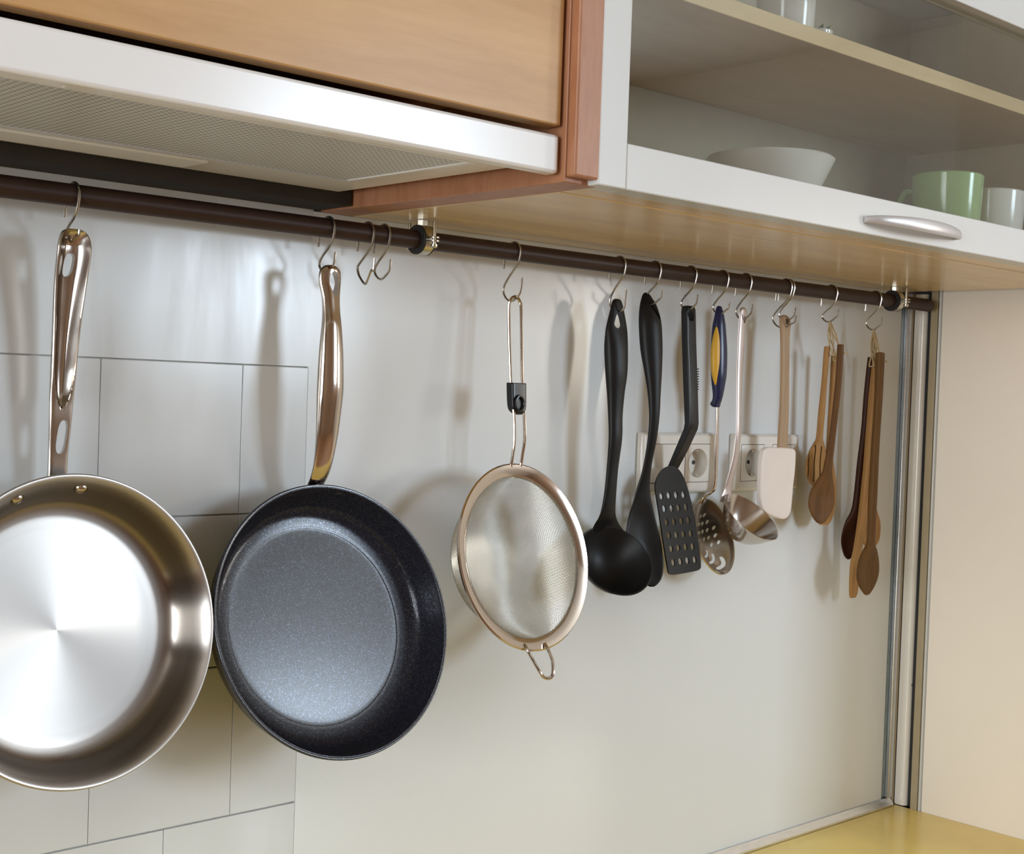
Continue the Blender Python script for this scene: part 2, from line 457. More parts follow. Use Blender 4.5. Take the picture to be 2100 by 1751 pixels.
cy0, cy1, cz0, cz1 = WC[0]-WC[2]/2-.02, WC[0]+WC[2]/2+.02, WC[1]-WC[3]/2-.02-Z0, WC[1]+WC[3]/2+.02-Z0
w = MB().box(XL-.12, XL, YF, cy0, FL, CE).box(XL-.12, XL, cy1, .16, FL, CE).box(XL-.12, XL, cy0, cy1, FL, cz0).box(XL-.12, XL, cy0, cy1, cz1, CE)
struct(w.build('wall_left', 'brownpaint'))
win = struct(ring_box(MB(), (cy0, cz0), (cy1, cz1), .035, 'x', XL-.09, XL-.02).build('fill_window', 'white', bevel=.004))  # frame made up to go with the added left fill
MB().box(XL-.058, XL-.053, cy0+.03, cy1-.03, cz0+.03, cz1-.03).build('pane', 'glass', win)

# ------------------------------------------------------------------ worktop, glass panel and its trim
wt = thing('worktop', (1.0, -.31, CT-.04), 'glossy yellow worktop meeting the glass splashback in the corner', 'worktop')
MB().box(-.2, XR, -.62, -.0005, CT-.04, CT).build('slab', 'yellow', wt, bevel=.002)
base = thing('base_cabinet', (1.0, -.3, FL), 'cream base cabinet carrying the yellow worktop', 'cabinet')
MB().box(-.18, XR-.002, -.58, -.002, FL, CT-.0405).build('body', 'cream', base)
gp = thing('glass_splashback', (1.38, .003, CT+.004), 'white back-painted glass splashback panel behind the hanging utensils', 'splashback')
glass_panel = MB().box(XT, XG, .0, .0055, CT+.004, UZ).build('glass_panel', 'backglass', gp)
MB().box(XG, XG+.0095, .0005, .0055, CT+.004, UZ).build('glass_edge', 'glassedge', gp)
tr = thing('splashback_trim', (1.5, -.004, CT), 'thin grey aluminium trim framing the bottom and right of the splashback', 'trim')
MB().prism([(-.2, -.0015, CT+.0005), (-.2, -.009, CT+.0005), (-.2, -.009, CT+.004), (-.2, -.0015, CT+.0135)], (XG+.0225+.2, 0, 0)).build('bottom_profile', 'alu', tr, bevel=.0006)
MB().box(XG+.0105, XG+.022, -.006, .003, CT+.014, UZ-.0005).build('side_profile', 'alu', tr, bevel=.0012)

# ------------------------------------------------------------------ tall cabinet in the right corner
tc = thing('tall_cabinet', (2.25, -.33, CT), 'tall pale cream cabinet standing in the right corner beyond the worktop', 'cabinet')
MB().box(XR+.004, 2.62, -.66, -.0325, FL, .95).build('body', 'cream', tc)
MB().box(XR, XR+.004, -.655, -.052, CT-.08, .94).build('side_panel', 'cream', tc, bevel=.0006)
MB().box(XR-.001, XR+.004, -.0445, -.0325, CT-.08, .94).build('edge_strip', 'creamedge', tc, bevel=.0005)
p = [(XR+.004-.0055*math.sin(math.pi*i/8), -.0450-.0055*(1-math.cos(math.pi*i/8))/2, CT-.08) for i in range(9)]
MB().prism(p, (0, 0, 1.02-.0)).build('bead', 'white', tc)
for q in ((1888, 1089), (1872, 1405)):
    c = atx(q[0], q[1], XR-.001)
    MB().lathe([(0, 0), (.0022, 0), (.0022, .0006), (.0012, .0006), (.0010, -.0004), (0, -.0004)], c, (0, 1, 0), (0, 0, 1), (-1, 0, 0), 16).build('screw', 'pinhole', tc)
cs = thing('corner_strip', (XR, -.012, CT), 'white rounded corner strip between splashback trim and tall cabinet', 'strip')
p = [(XR, -.0035, CT+.001)]
for i in range(9):
    t = math.pi/2*i/8
    p.append((XR+.008-.008*math.cos(t), -.0145-.008*math.sin(t), CT+.001))
p += [(XR+.03, -.0225, CT+.001), (XR+.03, -.0035, CT+.001)]
MB().prism(p, (0, 0, UZ-CT-.002)).build('cove', 'socket', cs)
MB().box(XR-.0085, XR-.002, -.003, -.0002, CT+.001, UZ-.001).build('shadow_line', 'creamedge', cs)  # brownish strip standing in for the shadow line beside the trim
MB().box(XR+.0075, XR+.03, -.0322, -.0227, CT+.001, UZ-.001).build('gap_shade', 'rubber', cs)  # black strip put in the gap to give its shade

# ------------------------------------------------------------------ wall cabinet above the hood
XP0, XP1, YP = .8265, .8665, -.373
hc = thing('hood_cabinet', (.3, -.18, .26), 'maple fronted wall cabinet above the white extractor hood', 'cabinet')
MB().box(-.35, XP0-.002, -.338, -.001, .262, .93).build('body', 'redwood', hc)
MB().box(-.35, XP0-.004, -.358, -.340, .2265, .93).build('door', 'maple', hc, bevel=.0015)
MB().box(-.35, XP0-.004, -.060, -.001, .1815, .2255).build('recess_shade', 'dark', hc)  # dark box filling the recess behind the hood, in place of its shade
ep = thing('end_panel', ((XP0+XP1)/2, -.18, UZ), 'reddish wooden end panel between hood and white cabinet', 'panel')
MB().box(XP0, XP1-.0008, YP+.012, -.0008, UZ, .93).build('board', 'redwood', ep, bevel=.001)
MB().box(XP0, XP1-.007, YP, YP+.0115, UZ+.004, .93).build('front_lipping', 'redwood', ep, bevel=.002)

hd = thing('extractor_hood', (.3, -.2, .186), 'white built-in extractor hood under the maple cabinet', 'hood')
MB().box(-.3, XP0-.0045, -.358, -.343, .186, .219).build('front_panel', 'hoodwhite', hd, bevel=.003)
MB().box(-.3, .806, -.3425, -.062, .193, .222).build('housing', 'hoodwhite', hd, bevel=.003)
MB().box(-.1, .752, -.322, -.150, .1905, .1928).build('grease_filter', 'filter', hd, bevel=.0006)
fr = MB()
for a in ((-.106, .758, -.328, -.322), (-.106, .758, -.150, -.144), (-.106, -.1, -.322, -.150), (.752, .758, -.322, -.150)):
    fr.box(a[0], a[1], a[2], a[3], .1895, .1928)
fr.build('filter_frame', 'hoodwhite', hd, bevel=.0008)
MB().box(.33, .62, -.128, -.085, .190, .1928).build('lamp_cover', 'lens', hd, bevel=.001)
MB().box(.395, .43, -.338, -.326, .189, .1928).build('switch', 'lens', hd, bevel=.001)

# ------------------------------------------------------------------ white glazed wall cabinet
wc = thing('glazed_wall_cabinet', (1.4, -.18, UZ), 'white wall cabinet with lift-up glass door and wood underside', 'cabinet')
XC0, XC1 = .8670, 1.9395
MB().box(XC0, XC1, -.3125, -.0008, UZ, UZ+.018).build('bottom_board', 'board', wc, bevel=.0008)
MB().box(XC0, XC1, -.3435, -.3130, UZ+.0008, UZ+.018).build('front_lipping', 'board', wc, bevel=.0008)
MB().box(XC0, XC0+.018, -.343, -.0008, UZ+.0185, .60).build('side_panel', 'inside', wc)
MB().box(XC1-.018, XC1, -.343, -.0008, UZ+.0185, .60).build('side_panel', 'inside', wc)
MB().box(XC0+.0185, XC1-.0185, -.010, -.001, UZ+.0185, .60).build('back_panel', 'inside', wc)
MB().box(XC0, XC1, -.343, -.001, .6005, .6185).build('top_board', 'white', wc)
SZ = .3905
MB().box(XC0+.019, XC1-.019, -.30, -.0105, SZ, SZ+.018).build('shelf', 'shelfwood', wc, bevel=.0008)
# door: two stiles, two rails, a pane and a bow handle
DX0, DX1, DZ0, DZ1, DY0, DY1 = .8535+.001, 1.939, UZ+.0002, .505, -.3735, -.3455
dr = MB().box(DX0+.0, DX0+.0352, DY0, DY1, DZ0, DZ1).build('door_stile', 'white', wc, bevel=.0012)
MB().box(DX1-.035, DX1, DY0, DY1, DZ0, DZ1).build('door_stile', 'white', wc, bevel=.0012)
lower_rail = MB().box(DX0+.0353, DX1-.0351, DY0, DY1, DZ0, .2205).build('door_rail', 'white', wc, bevel=.0012)
MB().box(DX0+.0353, DX1-.0351, DY0, DY1, .4605, DZ1).build('door_rail', 'white', wc, bevel=.0012)
MB().box(DX0+.0345, DX1-.0345, -.3615, -.3575, .2195, .4615).build('glass_pane', 'glass', wc)
# bow handle
hL, hR = aty(1772, 449, DY0), aty(1978, 489, DY0-.012)
hx0, hx1, hz = hL.x, hR.x, (hL.z+hR.z)/2+.001
N = 28; rs = []
for i in range(N+1):
    t = i/N; s = math.sin(math.pi*t)
    xx = hx0+(hx1-hx0)*t; yy = DY0-.001-.026*s**.5; hh = .0034+.0038*s**.7; th = .0022+.0010*(1-s)
    ring = []
    for j in range(12):
        a = 2*math.pi*j/12
        ring.append((xx, yy+th*math.cos(a), hz+hh*math.sin(a)))
    rs.append(ring)
MB().rings(rs).build('door_handle', 'handlegrey', lower_rail)

# crockery behind the glass
def mug(name, c, r, h, mat, label, cat='mug', handle=True, taper=.88, wall=.004):
    t = thing(name, c, label, cat, 'crockery in the glazed cabinet')
    rb = r*taper
    prof = [(0, .003), (rb*.8, .003), (rb*.85, 0), (rb*.95, .001), (rb, .006), (r, h-.002), (r-wall/2, h), (r-wall, h-.002), (rb-wall, .009), (rb*.7, .007), (0, .007)]
    MB().lathe(prof, c, seg=40).build('body', mat, t)
    if handle:
        pts = spline([(c[0], c[1]+r*.92, c[2]+h*.80), (c[0], c[1]+r*1.35, c[2]+h*.84), (c[0], c[1]+r*1.6, c[2]+h*.55), (c[0], c[1]+r*1.3, c[2]+h*.25), (c[0], c[1]+rb*.98, c[2]+h*.2)], 6)
        MB().tube(pts, .0045, 8).build('handle', mat, t)
    return t
bz = UZ+.0182
mug('green_mug', (1.662, -.235, bz), .046, .108, 'green', 'pale green mug behind the glass above the door handle')
mug('white_mug', (1.775, -.235, bz), .047, .100, 'ceramic', 'white mug to the right of the green mug behind glass')
mug('bowl', (aty(1580, 330, -.24).x, -.24, bz), .072, .076, 'ceramic', 'wide white bowl low behind the glass left of the mugs', 'bowl', False, .55)
mug('tumbler', (1.295, -.235, SZ+.0182), .036, .105, 'ceramic', 'white tumbler standing on the cabinet shelf', 'tumbler', False)
c0 = (1.365, -.225, SZ+.0182)
sp = thing('herb_pot', c0, 'small green leafy sprig in a pot on the cabinet shelf', 'pot', 'crockery in the glazed cabinet')
MB().lathe([(0, .002), (.014, .002), (.016, 0), (.022, .028), (.0205, .028), (.0150, .006), (0, .006)], c0, seg=24).build('pot', 'ceramic', sp)
lf = MB()
for i in range(9):
    a = i*2.4; d = Vector((math.cos(a), math.sin(a), .5)).normalized()
    b = Vector(c0)+Vector((0, 0, .022)); s = d.cross(Vector((0, 0, 1))).normalized()
    lf.add([b, b+d*.012+s*.006, b+d*.026, b+d*.012-s*.006, b+d*.012+Vector((0, 0, .003))], [(0, 1, 4), (1, 2, 4), (2, 3, 4), (3, 0, 4)])
lf.build('leaves', 'green', sp, smooth=False)

# ------------------------------------------------------------------ rail, clamps, hooks
RY, RZ, RR = -.045, .1585, .0098
rail = MB()
pr = [(.0, -.30)]
rail.lathe([(0, 0), (RR-.002, 0), (RR, .002), (RR, 2.249), (RR-.0022, 2.2515), (0, 2.252)], (-.30, RY, RZ), (0, 1, 0), (0, 0, 1), (1, 0, 0), 32)
tag(rail.build('rail', 'rail'), 'dark brown tubular rail running below the wall cabinets', 'rail')
def clamp(cx, label):
    t = thing('pipe_clamp', (cx, RY, UZ), label, 'clamp', 'pipe clamps carrying the rail')
    ax = dict(u=(0, 1, 0), v=(0, 0, 1), n=(1, 0, 0))
    MB().lathe([(RR+.0001, -.0085), (.0150, -.0085), (.0158, -.0075), (.0158, -.0062), (.0140, -.006), (.0140, .006), (.0158, .0062), (.0158, .0075), (.0150, .0085), (RR+.0001, .0085)], (cx, RY, RZ), seg=40, close=True, **ax).build('rubber_liner', 'rubber', t)
    MB().lathe([(.0141, -.0058), (.0157, -.0058), (.0157, .0058), (.0141, .0058)], (cx, RY, RZ), seg=40, close=True, **ax).build('steel_band', 'zinc', t)
    for s in (-1, 1):
        for z in (RZ+.0006, RZ-.0030):
            p = [(cx-.0056, RY+s*.0145, z), (cx+.0056, RY+s*.0145, z)]
            for k in range(9):
                a = math.pi*k/8
                p.append((cx+.0056*math.cos(a), RY+s*(.0215+.0056*math.sin(a)), z))
            MB().prism(p, (0, 0, .0018)).build('clamp_ear', 'zinc', t, bevel=.0003)
    for s in (-1, 1):
        sc = MB().lathe([(0, .0215), (.0018, .0215), (.0019, .0210), (.0019, -.0035), (.0040, -.0035), (.0040, -.0060), (.0030, -.0072), (0, -.0074)], (cx, RY+s*.0210, RZ-.002), seg=16)
        sc.build('screw', 'zinc', t)
    MB().lathe([(0, UZ-RZ-.0002), (.0062, UZ-RZ-.0002), (.0062, .0150), (0, .0150)], (cx, RY, RZ), seg=6).build('hex_boss', 'zinc', t, smooth=False, bevel=.0003)
    return t
clamp(.927, 'zinc pipe clamp with black rubber on the rail beside two empty hooks')
clamp(aty(1833, 620, RY).x, 'zinc pipe clamp with black rubber near the right end of the rail')

def hook(x, zb, label, tip=.132, yb=0, kink=False, wide=1.0, xo=0):
    """an S-shaped wire in the plane across the rail; zb is the height of its lowest inner point"""
    c = Vector((x, RY, RZ)); R1 = RR+.0013
    pts = [(.0162, .1405-RZ), (.0148, -.006)]
    for k in range(7):
        a = math.radians(10+160*k/6); pts.append((R1*1.02*math.cos(a), R1*math.sin(a)))
    w = wide; d = (zb-.0012)-RZ
    pts += [(-.0108, -.005), (-.0078, -.0135), (-.001, -.0205)]
    if kink: pts += [(.0125, -.0315), (.0150, -.0355), (.0120, -.0430), (.0035, d), (-.001, d+.0002), (-.0085, -.0390)]
    else: pts += [(.0075*w, -.0205+(d+.0205)*.28), (.0135*w, -.0205+(d+.0205)*.60), (.0095*w, -.0205+(d+.0205)*.88), (.001+yb, d), (-.0085*w+yb*.5, d+.0055), ]
    pts += [(-.0122*w, (d+tip-RZ)/2), (-.0137*w, tip-RZ)]
    path = spline([(x+xo*max(0, -p[1]-.01)/.03, RY+p[0], RZ+p[1]) for p in pts], 7)
    o = MB().tube(path, .00122, 8).build('s_hook', 'wire')
    return tag(o, label, 'hook', 'steel S-hooks on the rail')
hook(.536, .1190, 'steel S-hook carrying the stainless frying pan', .128)
hook(.806, .1150, 'steel S-hook carrying the black frying pan', .134)
hook(.855, .1085, 'bent empty S-hook, the left of two empty ones', .132, kink=True)
hook(.876, .1140, 'empty rounded S-hook beside the rubber-lined clamp', .133)
hook(1.061, .1040, 'steel S-hook carrying the wire sieve', .129, wide=1.15)
hook(1.236, .1040, 'steel S-hook carrying the black ladle', .129, yb=-.006)
hook(1.301, .1170, 'steel S-hook carrying the black serving spoon', .133)
hook(1.370, .1140, 'steel S-hook carrying the black slotted turner', .133)
hook(1.435, .1130, 'steel S-hook carrying the skimmer with blue and yellow handle', .128)
hook(1.484, .1090, 'steel S-hook carrying the steel ladle', .129)
hook(1.580, .1120, 'inner S-hook through the hole of the wooden spatula handle', .131)
hook(1.574, .1030, 'outer wide S-hook looping in front of the wooden spatula handle', .119, wide=1.45)
hook(1.683, .1180, 'steel S-hook carrying the left bundle of wooden spoons', .136)
hook(1.797, .1130, 'steel S-hook carrying the right bundle of wooden spoons', .131)

# ================================================================== PANS
def part_local(mb, name, mat, parent, c, a, b, **kw):
    """mesh built around its own axis, then turned to the frame (a, b) at c"""
    o = mb.build(name, mat, None, **kw)
    me = o.data; org = Vector(o['_org'])
    me.transform(Matrix.Translation(org))
    u, v, n = frame(a, b)
    o.parent = parent
    o.matrix_local = Matrix.Translation(Vector(c)-Vector(parent['_org'])) @ Matrix(((u.x, v.x, n.x), (u.y, v.y, n.y), (u.z, v.z, n.z))).to_4x4()
    return o
def profile(pts, per=5):
    out = spline([Vector((r, z, 0)) for r, z in pts], per)
    return [(max(p.x, 0), p.y) for p in out]

# --- stainless frying pan
P1, A1, B1 = Vector((.531, -.090, -.216)), .05, -.15
pan1 = thing('frying_pan', (P1.x, P1.y, P1.z-.135), 'brushed stainless steel frying pan hanging at the left edge', 'frying pan')
inner = [(.1338, .0000), (.1325, .0008), (.1300, -.0006), (.1262, -.0060), (.1215, -.0160), (.1165, -.0270), (.1110, -.0345), (.1030, -.0385), (.0930, -.0400), (.0600, -.0402), (.0300, -.0402), (.0, -.0402)]
outer = [(.1338, .0000), (.1340, -.0012), (.1310, -.0040), (.1275, -.0090), (.1238, -.0170), (.1190, -.0285), (.1130, -.0370), (.1040, -.0420), (.0940, -.0432), (.0600, -.0434), (.0, -.0434)]
prof = profile(inner)[::-1] + profile(outer)[1:]
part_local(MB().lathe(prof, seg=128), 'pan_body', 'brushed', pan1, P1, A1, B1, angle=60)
for s in (-1, 1):
    a = math.radians(90 - s*14 + 7)
    r = .1225; c = Vector((r*math.cos(a), r*math.sin(a), -.0145))
    nl = Vector((-math.cos(a)*.9, -math.sin(a)*.9, .44)).normalized(); ul = nl.orthogonal().normalized(); vl = nl.cross(ul)
    part_local(MB().lathe([(.0, .0042), (.0025, .0039), (.0046, .0029), (.0060, .0012), (.0064, -.001), (0, -.001)], c, ul, vl, nl, 20), 'rivet', 'satin', pan1, P1, A1, B1)
# channel handle: left and right edges traced down its length
hr = [(470, 140, 164), (474, 131, 173), (482, 125, 180), (497, 121.5, 184.5), (520, 119, 185), (583, 113, 176), (676, 109.5, 163), (768, 106, 154), (815, 103, 149), (861, 102, 145), (922, 100, 138.5), (972, 98.5, 135.5), (1000, 97, 134)]
xs = .536
cs_, ws = [], []
for py, L, Rr in hr:
    c = atx((L+Rr)/2, py, xs); d = c-CAM
    h = Vector((d.x, d.y)).normalized()
    kk = .30
    cs_.append(c); ws.append((Rr-L)/2*d.dot(Fw)/FPX/math.sqrt(h.y**2+(kk*h.x)**2))
PP = spline(cs_, 10); WW = [q.x for q in spline([Vector((w_, 0, 0)) for w_ in ws], 10)]
NU = 48; top = []
zt, zb = PP[0].z, PP[-1].z
def channel(z):
    s = (zt-z)/(zt-zb)
    e = 1 if s < .52 else math.sqrt(max(0, 1-((s-.52)/.165)**2))
    return .0115*min(1, s/.06)**.5*e, max(.02, (.88-.10*s)*e)
vs, fs = [], []
for p, w_ in zip(PP, WW):
    d, cw = channel(p.z)
    for j in range(NU+1):
        t = -1+2*j/NU
        q = abs(t)/cw
        prof_ = (1-q**2.6) if q < 1 else 0
        vs.append(Vector((p.x+w_*t, p.y-.003+d*prof_+.0016*abs(t)**10, p.z)))
n1 = NU+1
for i in range(len(PP)-1):
    for j in range(NU):
        fs.append((i*n1+j, i*n1+j+1, (i+1)*n1+j+1, (i+1)*n1+j))
m = MB().add(vs, fs)
# give it thickness by hand: back sheet and side walls
m2 = MB(); nv = len(vs)
back = []
for i, (p, w_) in enumerate(zip(PP, WW)):
    d, cw = channel(p.z)
    for j in range(NU+1):
        t = -1+2*j/NU
        back.append(Vector((p.x+w_*t, p.y-.003+.0035+(d+.0012)*(1-abs(t)**4), p.z)))
allf = list(fs) + [tuple(nv+k for k in f[::-1]) for f in fs]
L_ = len(PP)
edge = [i*n1 for i in range(L_)] + [(L_-1)*n1+j for j in range(1, n1)] + [i*n1+NU for i in range(L_-2, -1, -1)] + [j for j in range(NU-1, 0, -1)]
for a, b in zip(edge, edge[1:]+edge[:1]):
    allf.append((a, b, nv+b, nv+a))
m2.add(vs+back, allf)
h1 = m2.build('handle', 'satin', pan1, angle=50)
def slot_px(cx, cy, rx, ry, x, lean=0, yy=RY):
    pts = []
    for i in range(20):
        t = 2*math.pi*i/20; c, s = math.cos(t), math.sin(t)
        ex = rx*math.copysign(abs(c)**.8, c); ey = ry*math.copysign(abs(s)**.62, s)
        pts.append(aty(cx+ex-ey*lean, cy+ey, yy))
    return pts
for (cx, cy, rx, ry, lean, yy) in ((141, 543, 11, 24, .10, -.040), (126, 896, 10.5, 35, .10, -.031)):
    p = slot_px(cx, cy, rx, ry, xs, lean, yy)
    cut(h1, MB().prism([Vector((q.x, -.075, q.z)) for q in p], (0, .07, 0)))

# --- black non-stick frying pan
P2, A2, B2 = Vector((.802, -.088, -.230)), -.012, -.315
pan2 = thing('frying_pan', (P2.x, P2.y, P2.z-.135), 'black non-stick frying pan with a polished steel handle', 'frying pan')
inner = [(.1366, .0000), (.1358, .0004), (.1340, .0000), (.1330, -.0010), (.1300, -.0100), (.1262, -.0215), (.1215, -.0305), (.1140, -.0360), (.1050, -.0380), (.1000, -.0386), (.0960, -.0392), (.0600, -.0393), (.0, -.0393)]
outer = [(.1366, .0000), (.1370, -.0008), (.1370, -.0030), (.1345, -.0060), (.1310, -.0160), (.1275, -.0270), (.1225, -.0365), (.1140, -.0425), (.1040, -.0440), (.0600, -.0442), (.0, -.0442)]
prof = profile(inner)[::-1] + profile(outer)[1:]
part_local(MB().lathe(prof, seg=128), 'pan_body', 'nonstick', pan2, P2, A2, B2, angle=60)
for s in (-1, 1):
    a = math.radians(90 - s*13)
    c = Vector((.1315*math.cos(a), .1315*math.sin(a), -.0085))
    nl = Vector((-math.cos(a)*.93, -math.sin(a)*.93, .36)).normalized(); ul = nl.orthogonal().normalized(); vl = nl.cross(ul)
    part_local(MB().lathe([(.0, .0022), (.003, .0018), (.0046, .0006), (.0050, -.001), (0, -.001)], c, ul, vl, nl, 20), 'rivet', 'nonstick', pan2, P2, A2, B2)
hb = MB()
stalk(hb, [(543.5, 672, 684, .55), (546, 665, 690, .55), (551, 659, 695.5, .5), (560, 654.5, 699, .42), (580, 654, 699, .42), (609, 659.5, 697, .5), (639, 661, 698, .55), (668, 659.5, 701, .6), (713, 655, 704, .62), (758, 652, 705, .62), (802, 650, 704.6, .6), (847, 649, 699.6, .55), (891, 648, 693.6, .48), (936, 645, 685, .4), (966, 640, 676.7, .36), (992, 631, 665, .34), (1012, 618, 650, .34)], x=.806, n=40, per=5)
h2 = hb.build('handle', 'chrome', pan2)
tear = []
for i in range(28):
    t = 2*math.pi*i/28
    yy = -math.cos(t)                     # -1 top, +1 bottom
    wd = math.sin(t)*(10.5 if yy < 0 else 10.5*(1-yy*.55))
    tear.append(aty(679+wd+(0.5 if wd > 0 else 0), 582+yy*26, -.05))
cut(h2, MB().prism([Vector((q.x, -.09, q.z)) for q in tear], (0, .08, 0)))
for md in (('bevel', .0012),):
    bmod = h2.modifiers.new('bevel', 'BEVEL'); bmod.width = .0013; bmod.segments = 2; bmod.limit_method = 'ANGLE'; bmod.angle_limit = math.radians(55)

# ================================================================== SIEVE
P3, A3, B3 = Vector((1.057, -.088, -.182)), .078, -.25
sv = thing('wire_sieve', (P3.x, P3.y, P3.z-.13), 'steel wire mesh sieve with broad polished rim and black slider', 'sieve')
rim = [(.0905, -.0080), (.0908, -.0038), (.0925, -.0026), (.1000, -.0006), (.1035, .0002), (.1052, -.0010), (.1050, -.0030), (.1036, -.0038), (.1015, -.0030), (.0960, -.0042), (.0925, -.0052), (.0918, -.0080)]
part_local(MB().lathe(rim, seg=112, close=True), 'rim', 'chrome', sv, P3, A3, B3)
# woven bowl: two families of fine wires on a rounded bowl
RB, DB = .0912, .070
def bowl_z(r): return -.003 - DB*(max(0, 1-(min(1, r/RB))**3.2))**.75
mesh = MB(); pitch = .00135; nW = int(RB/pitch)
for fam in (0, 1):
    for i in range(-nW, nW+1):
        o = i*pitch; half = math.sqrt(max(0, RB*RB-o*o))
        if half < .004: continue
        ns = max(8, int(half/.0017)); pts = []
        for k in range(ns+1):
            # more points near the steep ends
            t = -1+2*k/ns; t = math.sin(t*math.pi/2)
            q = half*t; r = math.hypot(o, q)
            pts.append(Vector((o, q, bowl_z(r))) if fam == 0 else Vector((q, o, bowl_z(r)-.0003)))
        mesh.tube(pts, .00021, 4, caps=False)
mo = part_local(mesh, 'mesh_bowl', 'meshwire', sv, P3, A3, B3)
mo['kind'] = 'stuff'
# wire handle: a long loop
u3, v3, n3 = frame(A3, B3)
hw = []
Lw = [(1046, 955), (1050, 930), (1053, 900), (1052, 850), (1046, 790), (1043, 720), (1041.5, 650), (1042, 625)]
Rw = [(1066, 955), (1070, 930), (1074, 900), (1073, 850), (1069, 790), (1068, 720), (1067, 650), (1066, 625)]
x_l, x_r = 1.053, 1.069
left = [atx(p[0]+2, p[1], x_l) for p in Lw]; right = [atx(p[0]+2, p[1], x_r) for p in Rw]
mid = (left[-1]+right[-1])/2
xc, yc, zc = mid.x, mid.y, mid.z
path = [left[0]+Vector((0, .003, -.006))] + left
for k in range(1, 8):
    a = math.pi - math.pi*k/8
    path.append(Vector((xc+(x_r-x_l)/2*math.cos(a), yc, zc+.009*math.sin(a))))
path += right[::-1] + [right[0]+Vector((0, .003, -.006))]
MB().tube(spline(path, 4), .0019, 10).build('wire_handle', 'chrome', sv)
# slider
sl = [(785, 1038, 1080), (787, 1037, 1081), (800, 1037, 1081), (825, 1038, 1081), (838, 1040, 1080), (845, 1045, 1077), (850, 1053, 1070)]
sb = MB(); stalk(sb, sl, x=1.061, k=.52, sup=7, n=40, boxy=True, per=4)
slider = sb.build('slider', 'blackgloss', sv, bevel=.0008)
cthumb = aty(1066, 827, -.066); cthumb.y = -.0665
MB().lathe([(.0050, .0), (.0058, .0010), (.0070, .0008), (.0072, -.002), (.0050, -.002)], cthumb, (1, 0, 0), (0, 0, 1.35), (0, -1, 0), 28, close=True).build('thumb_ring', 'blackgloss', sv)
# rest loop at the foot of the sieve
lp = [aty(1082, 1334, -.118), aty(1092, 1352, -.122), aty(1106, 1376, -.128), aty(1116, 1389, -.130), aty(1128, 1390, -.130), aty(1134, 1380, -.130), aty(1133, 1355, -.125), aty(1124, 1332, -.118)]
lp = [lp[0]+Vector((0, .006, .006))] + lp + [lp[-1]+Vector((0, .006, .006))]
MB().tube(spline(lp, 6), .0019, 10).build('rest_loop', 'chrome', sv)

# ================================================================== BLACK UTENSILS
def bowl(parent, name, mat, c, a, b, r, depth, wall=.0022, lip=.0, seg=56, ex=2.2):
    ins = [(r*math.sin(math.pi/2*t/14), -depth*(1-abs(math.sin(math.pi/2*t/14))**ex)) for t in range(15)]
    prof = ins + [(r+wall*.5, .0006)] + [((q[0]/r)*(r+wall), q[1]-wall*(1 if q[0] < r*.8 else .4)) for q in ins[::-1]]
    return part_local(MB().lathe(prof, seg=seg), name, mat, parent, c, a, b, angle=50)
# --- ladle
bl = thing('ladle', (1.236, -.06, -.235), 'black nylon ladle with a round bowl beside the sieve', 'ladle', 'black nylon kitchen tools')
m = MB(); stalk(m, [(613, 1261, 1270, .34), (616, 1257, 1274, .34), (624, 1254, 1277, .34), (637, 1251, 1280, .34), (671, 1243, 1286, .38), (690, 1240.5, 1287.5, .48), (717, 1239, 1288, .6), (763, 1241, 1287, .62), (808, 1244.5, 1281, .62), (854, 1247, 1277, .6), (900, 1248, 1276, .55), (960, 1244, 1268, .5), (1010, 1239, 1264, .45), (1045, 1233, 1262, .34), (1062, 1227, 1264, .24, 0, -.004), (1078, 1218, 1270, .16, 0, -.012), (1098, 1212, 1282, .08, 0, -.024), (1112, 1214, 1284, .05, 0, -.030)], x=1.236, n=36, per=5)
hdl = m.build('handle', 'blackplastic', bl)
pts = [aty(px, py, -.05) for px, py in ((1270, 641), (1276, 645), (1280, 660), (1281, 668), (1277, 673), (1268, 673), (1263, 667), (1264, 658))]
cut(hdl, MB().prism([Vector((q.x-.020, -.09, q.z)) for q in spline(pts, 3, True)], (.036, .08, 0)))
bowl(bl, 'bowl', 'blackplastic', (1.230, -.062, -.199), -.30, -.68, .0475, .034)
# --- serving spoon
bs = thing('serving_spoon', (1.301, -.05, -.24), 'black nylon serving spoon half behind the ladle bowl', 'spoon', 'black nylon kitchen tools')
m = MB(); stalk(m, [(600, 1322, 1328, .6), (604, 1318, 1333, .6), (613, 1315, 1339, .6), (626, 1312, 1347, .6), (648, 1310, 1354, .62), (671, 1310, 1357.5, .65), (717, 1313, 1359, .65), (763, 1321, 1357.5, .65), (808, 1328, 1355, .65), (854, 1331, 1352.6, .6), (900, 1328, 1347, .55), (945, 1321, 1338, .5), (975, 1314, 1334, .42), (1000, 1306, 1333, .34), (1027, 1299, 1336, .25, .001), (1060, 1289, 1343.5, .19, .005), (1093, 1284, 1352, .17, .008), (1127, 1284, 1358, .16, .009), (1160, 1292, 1361, .16, .008), (1185, 1308, 1357.5, .16, .005), (1197, 1320, 1350, .16, .002), (1203, 1333, 1342, .2)], x=1.301, n=40, per=5, rot=-.25)
hdl = m.build('body', 'blackplastic', bs)
pts = [aty(px, py, -.045) for px, py in ((1339, 621), (1344, 628), (1349, 645), (1352, 655), (1349, 659), (1343, 651), (1339, 638))]
c0_ = Vector((1.30, -.045, .1))
cut(hdl, MB().prism([Vector((q.x+.03, -.09, q.z)) for q in spline(pts, 3, True)], (-.055, .08, 0)))
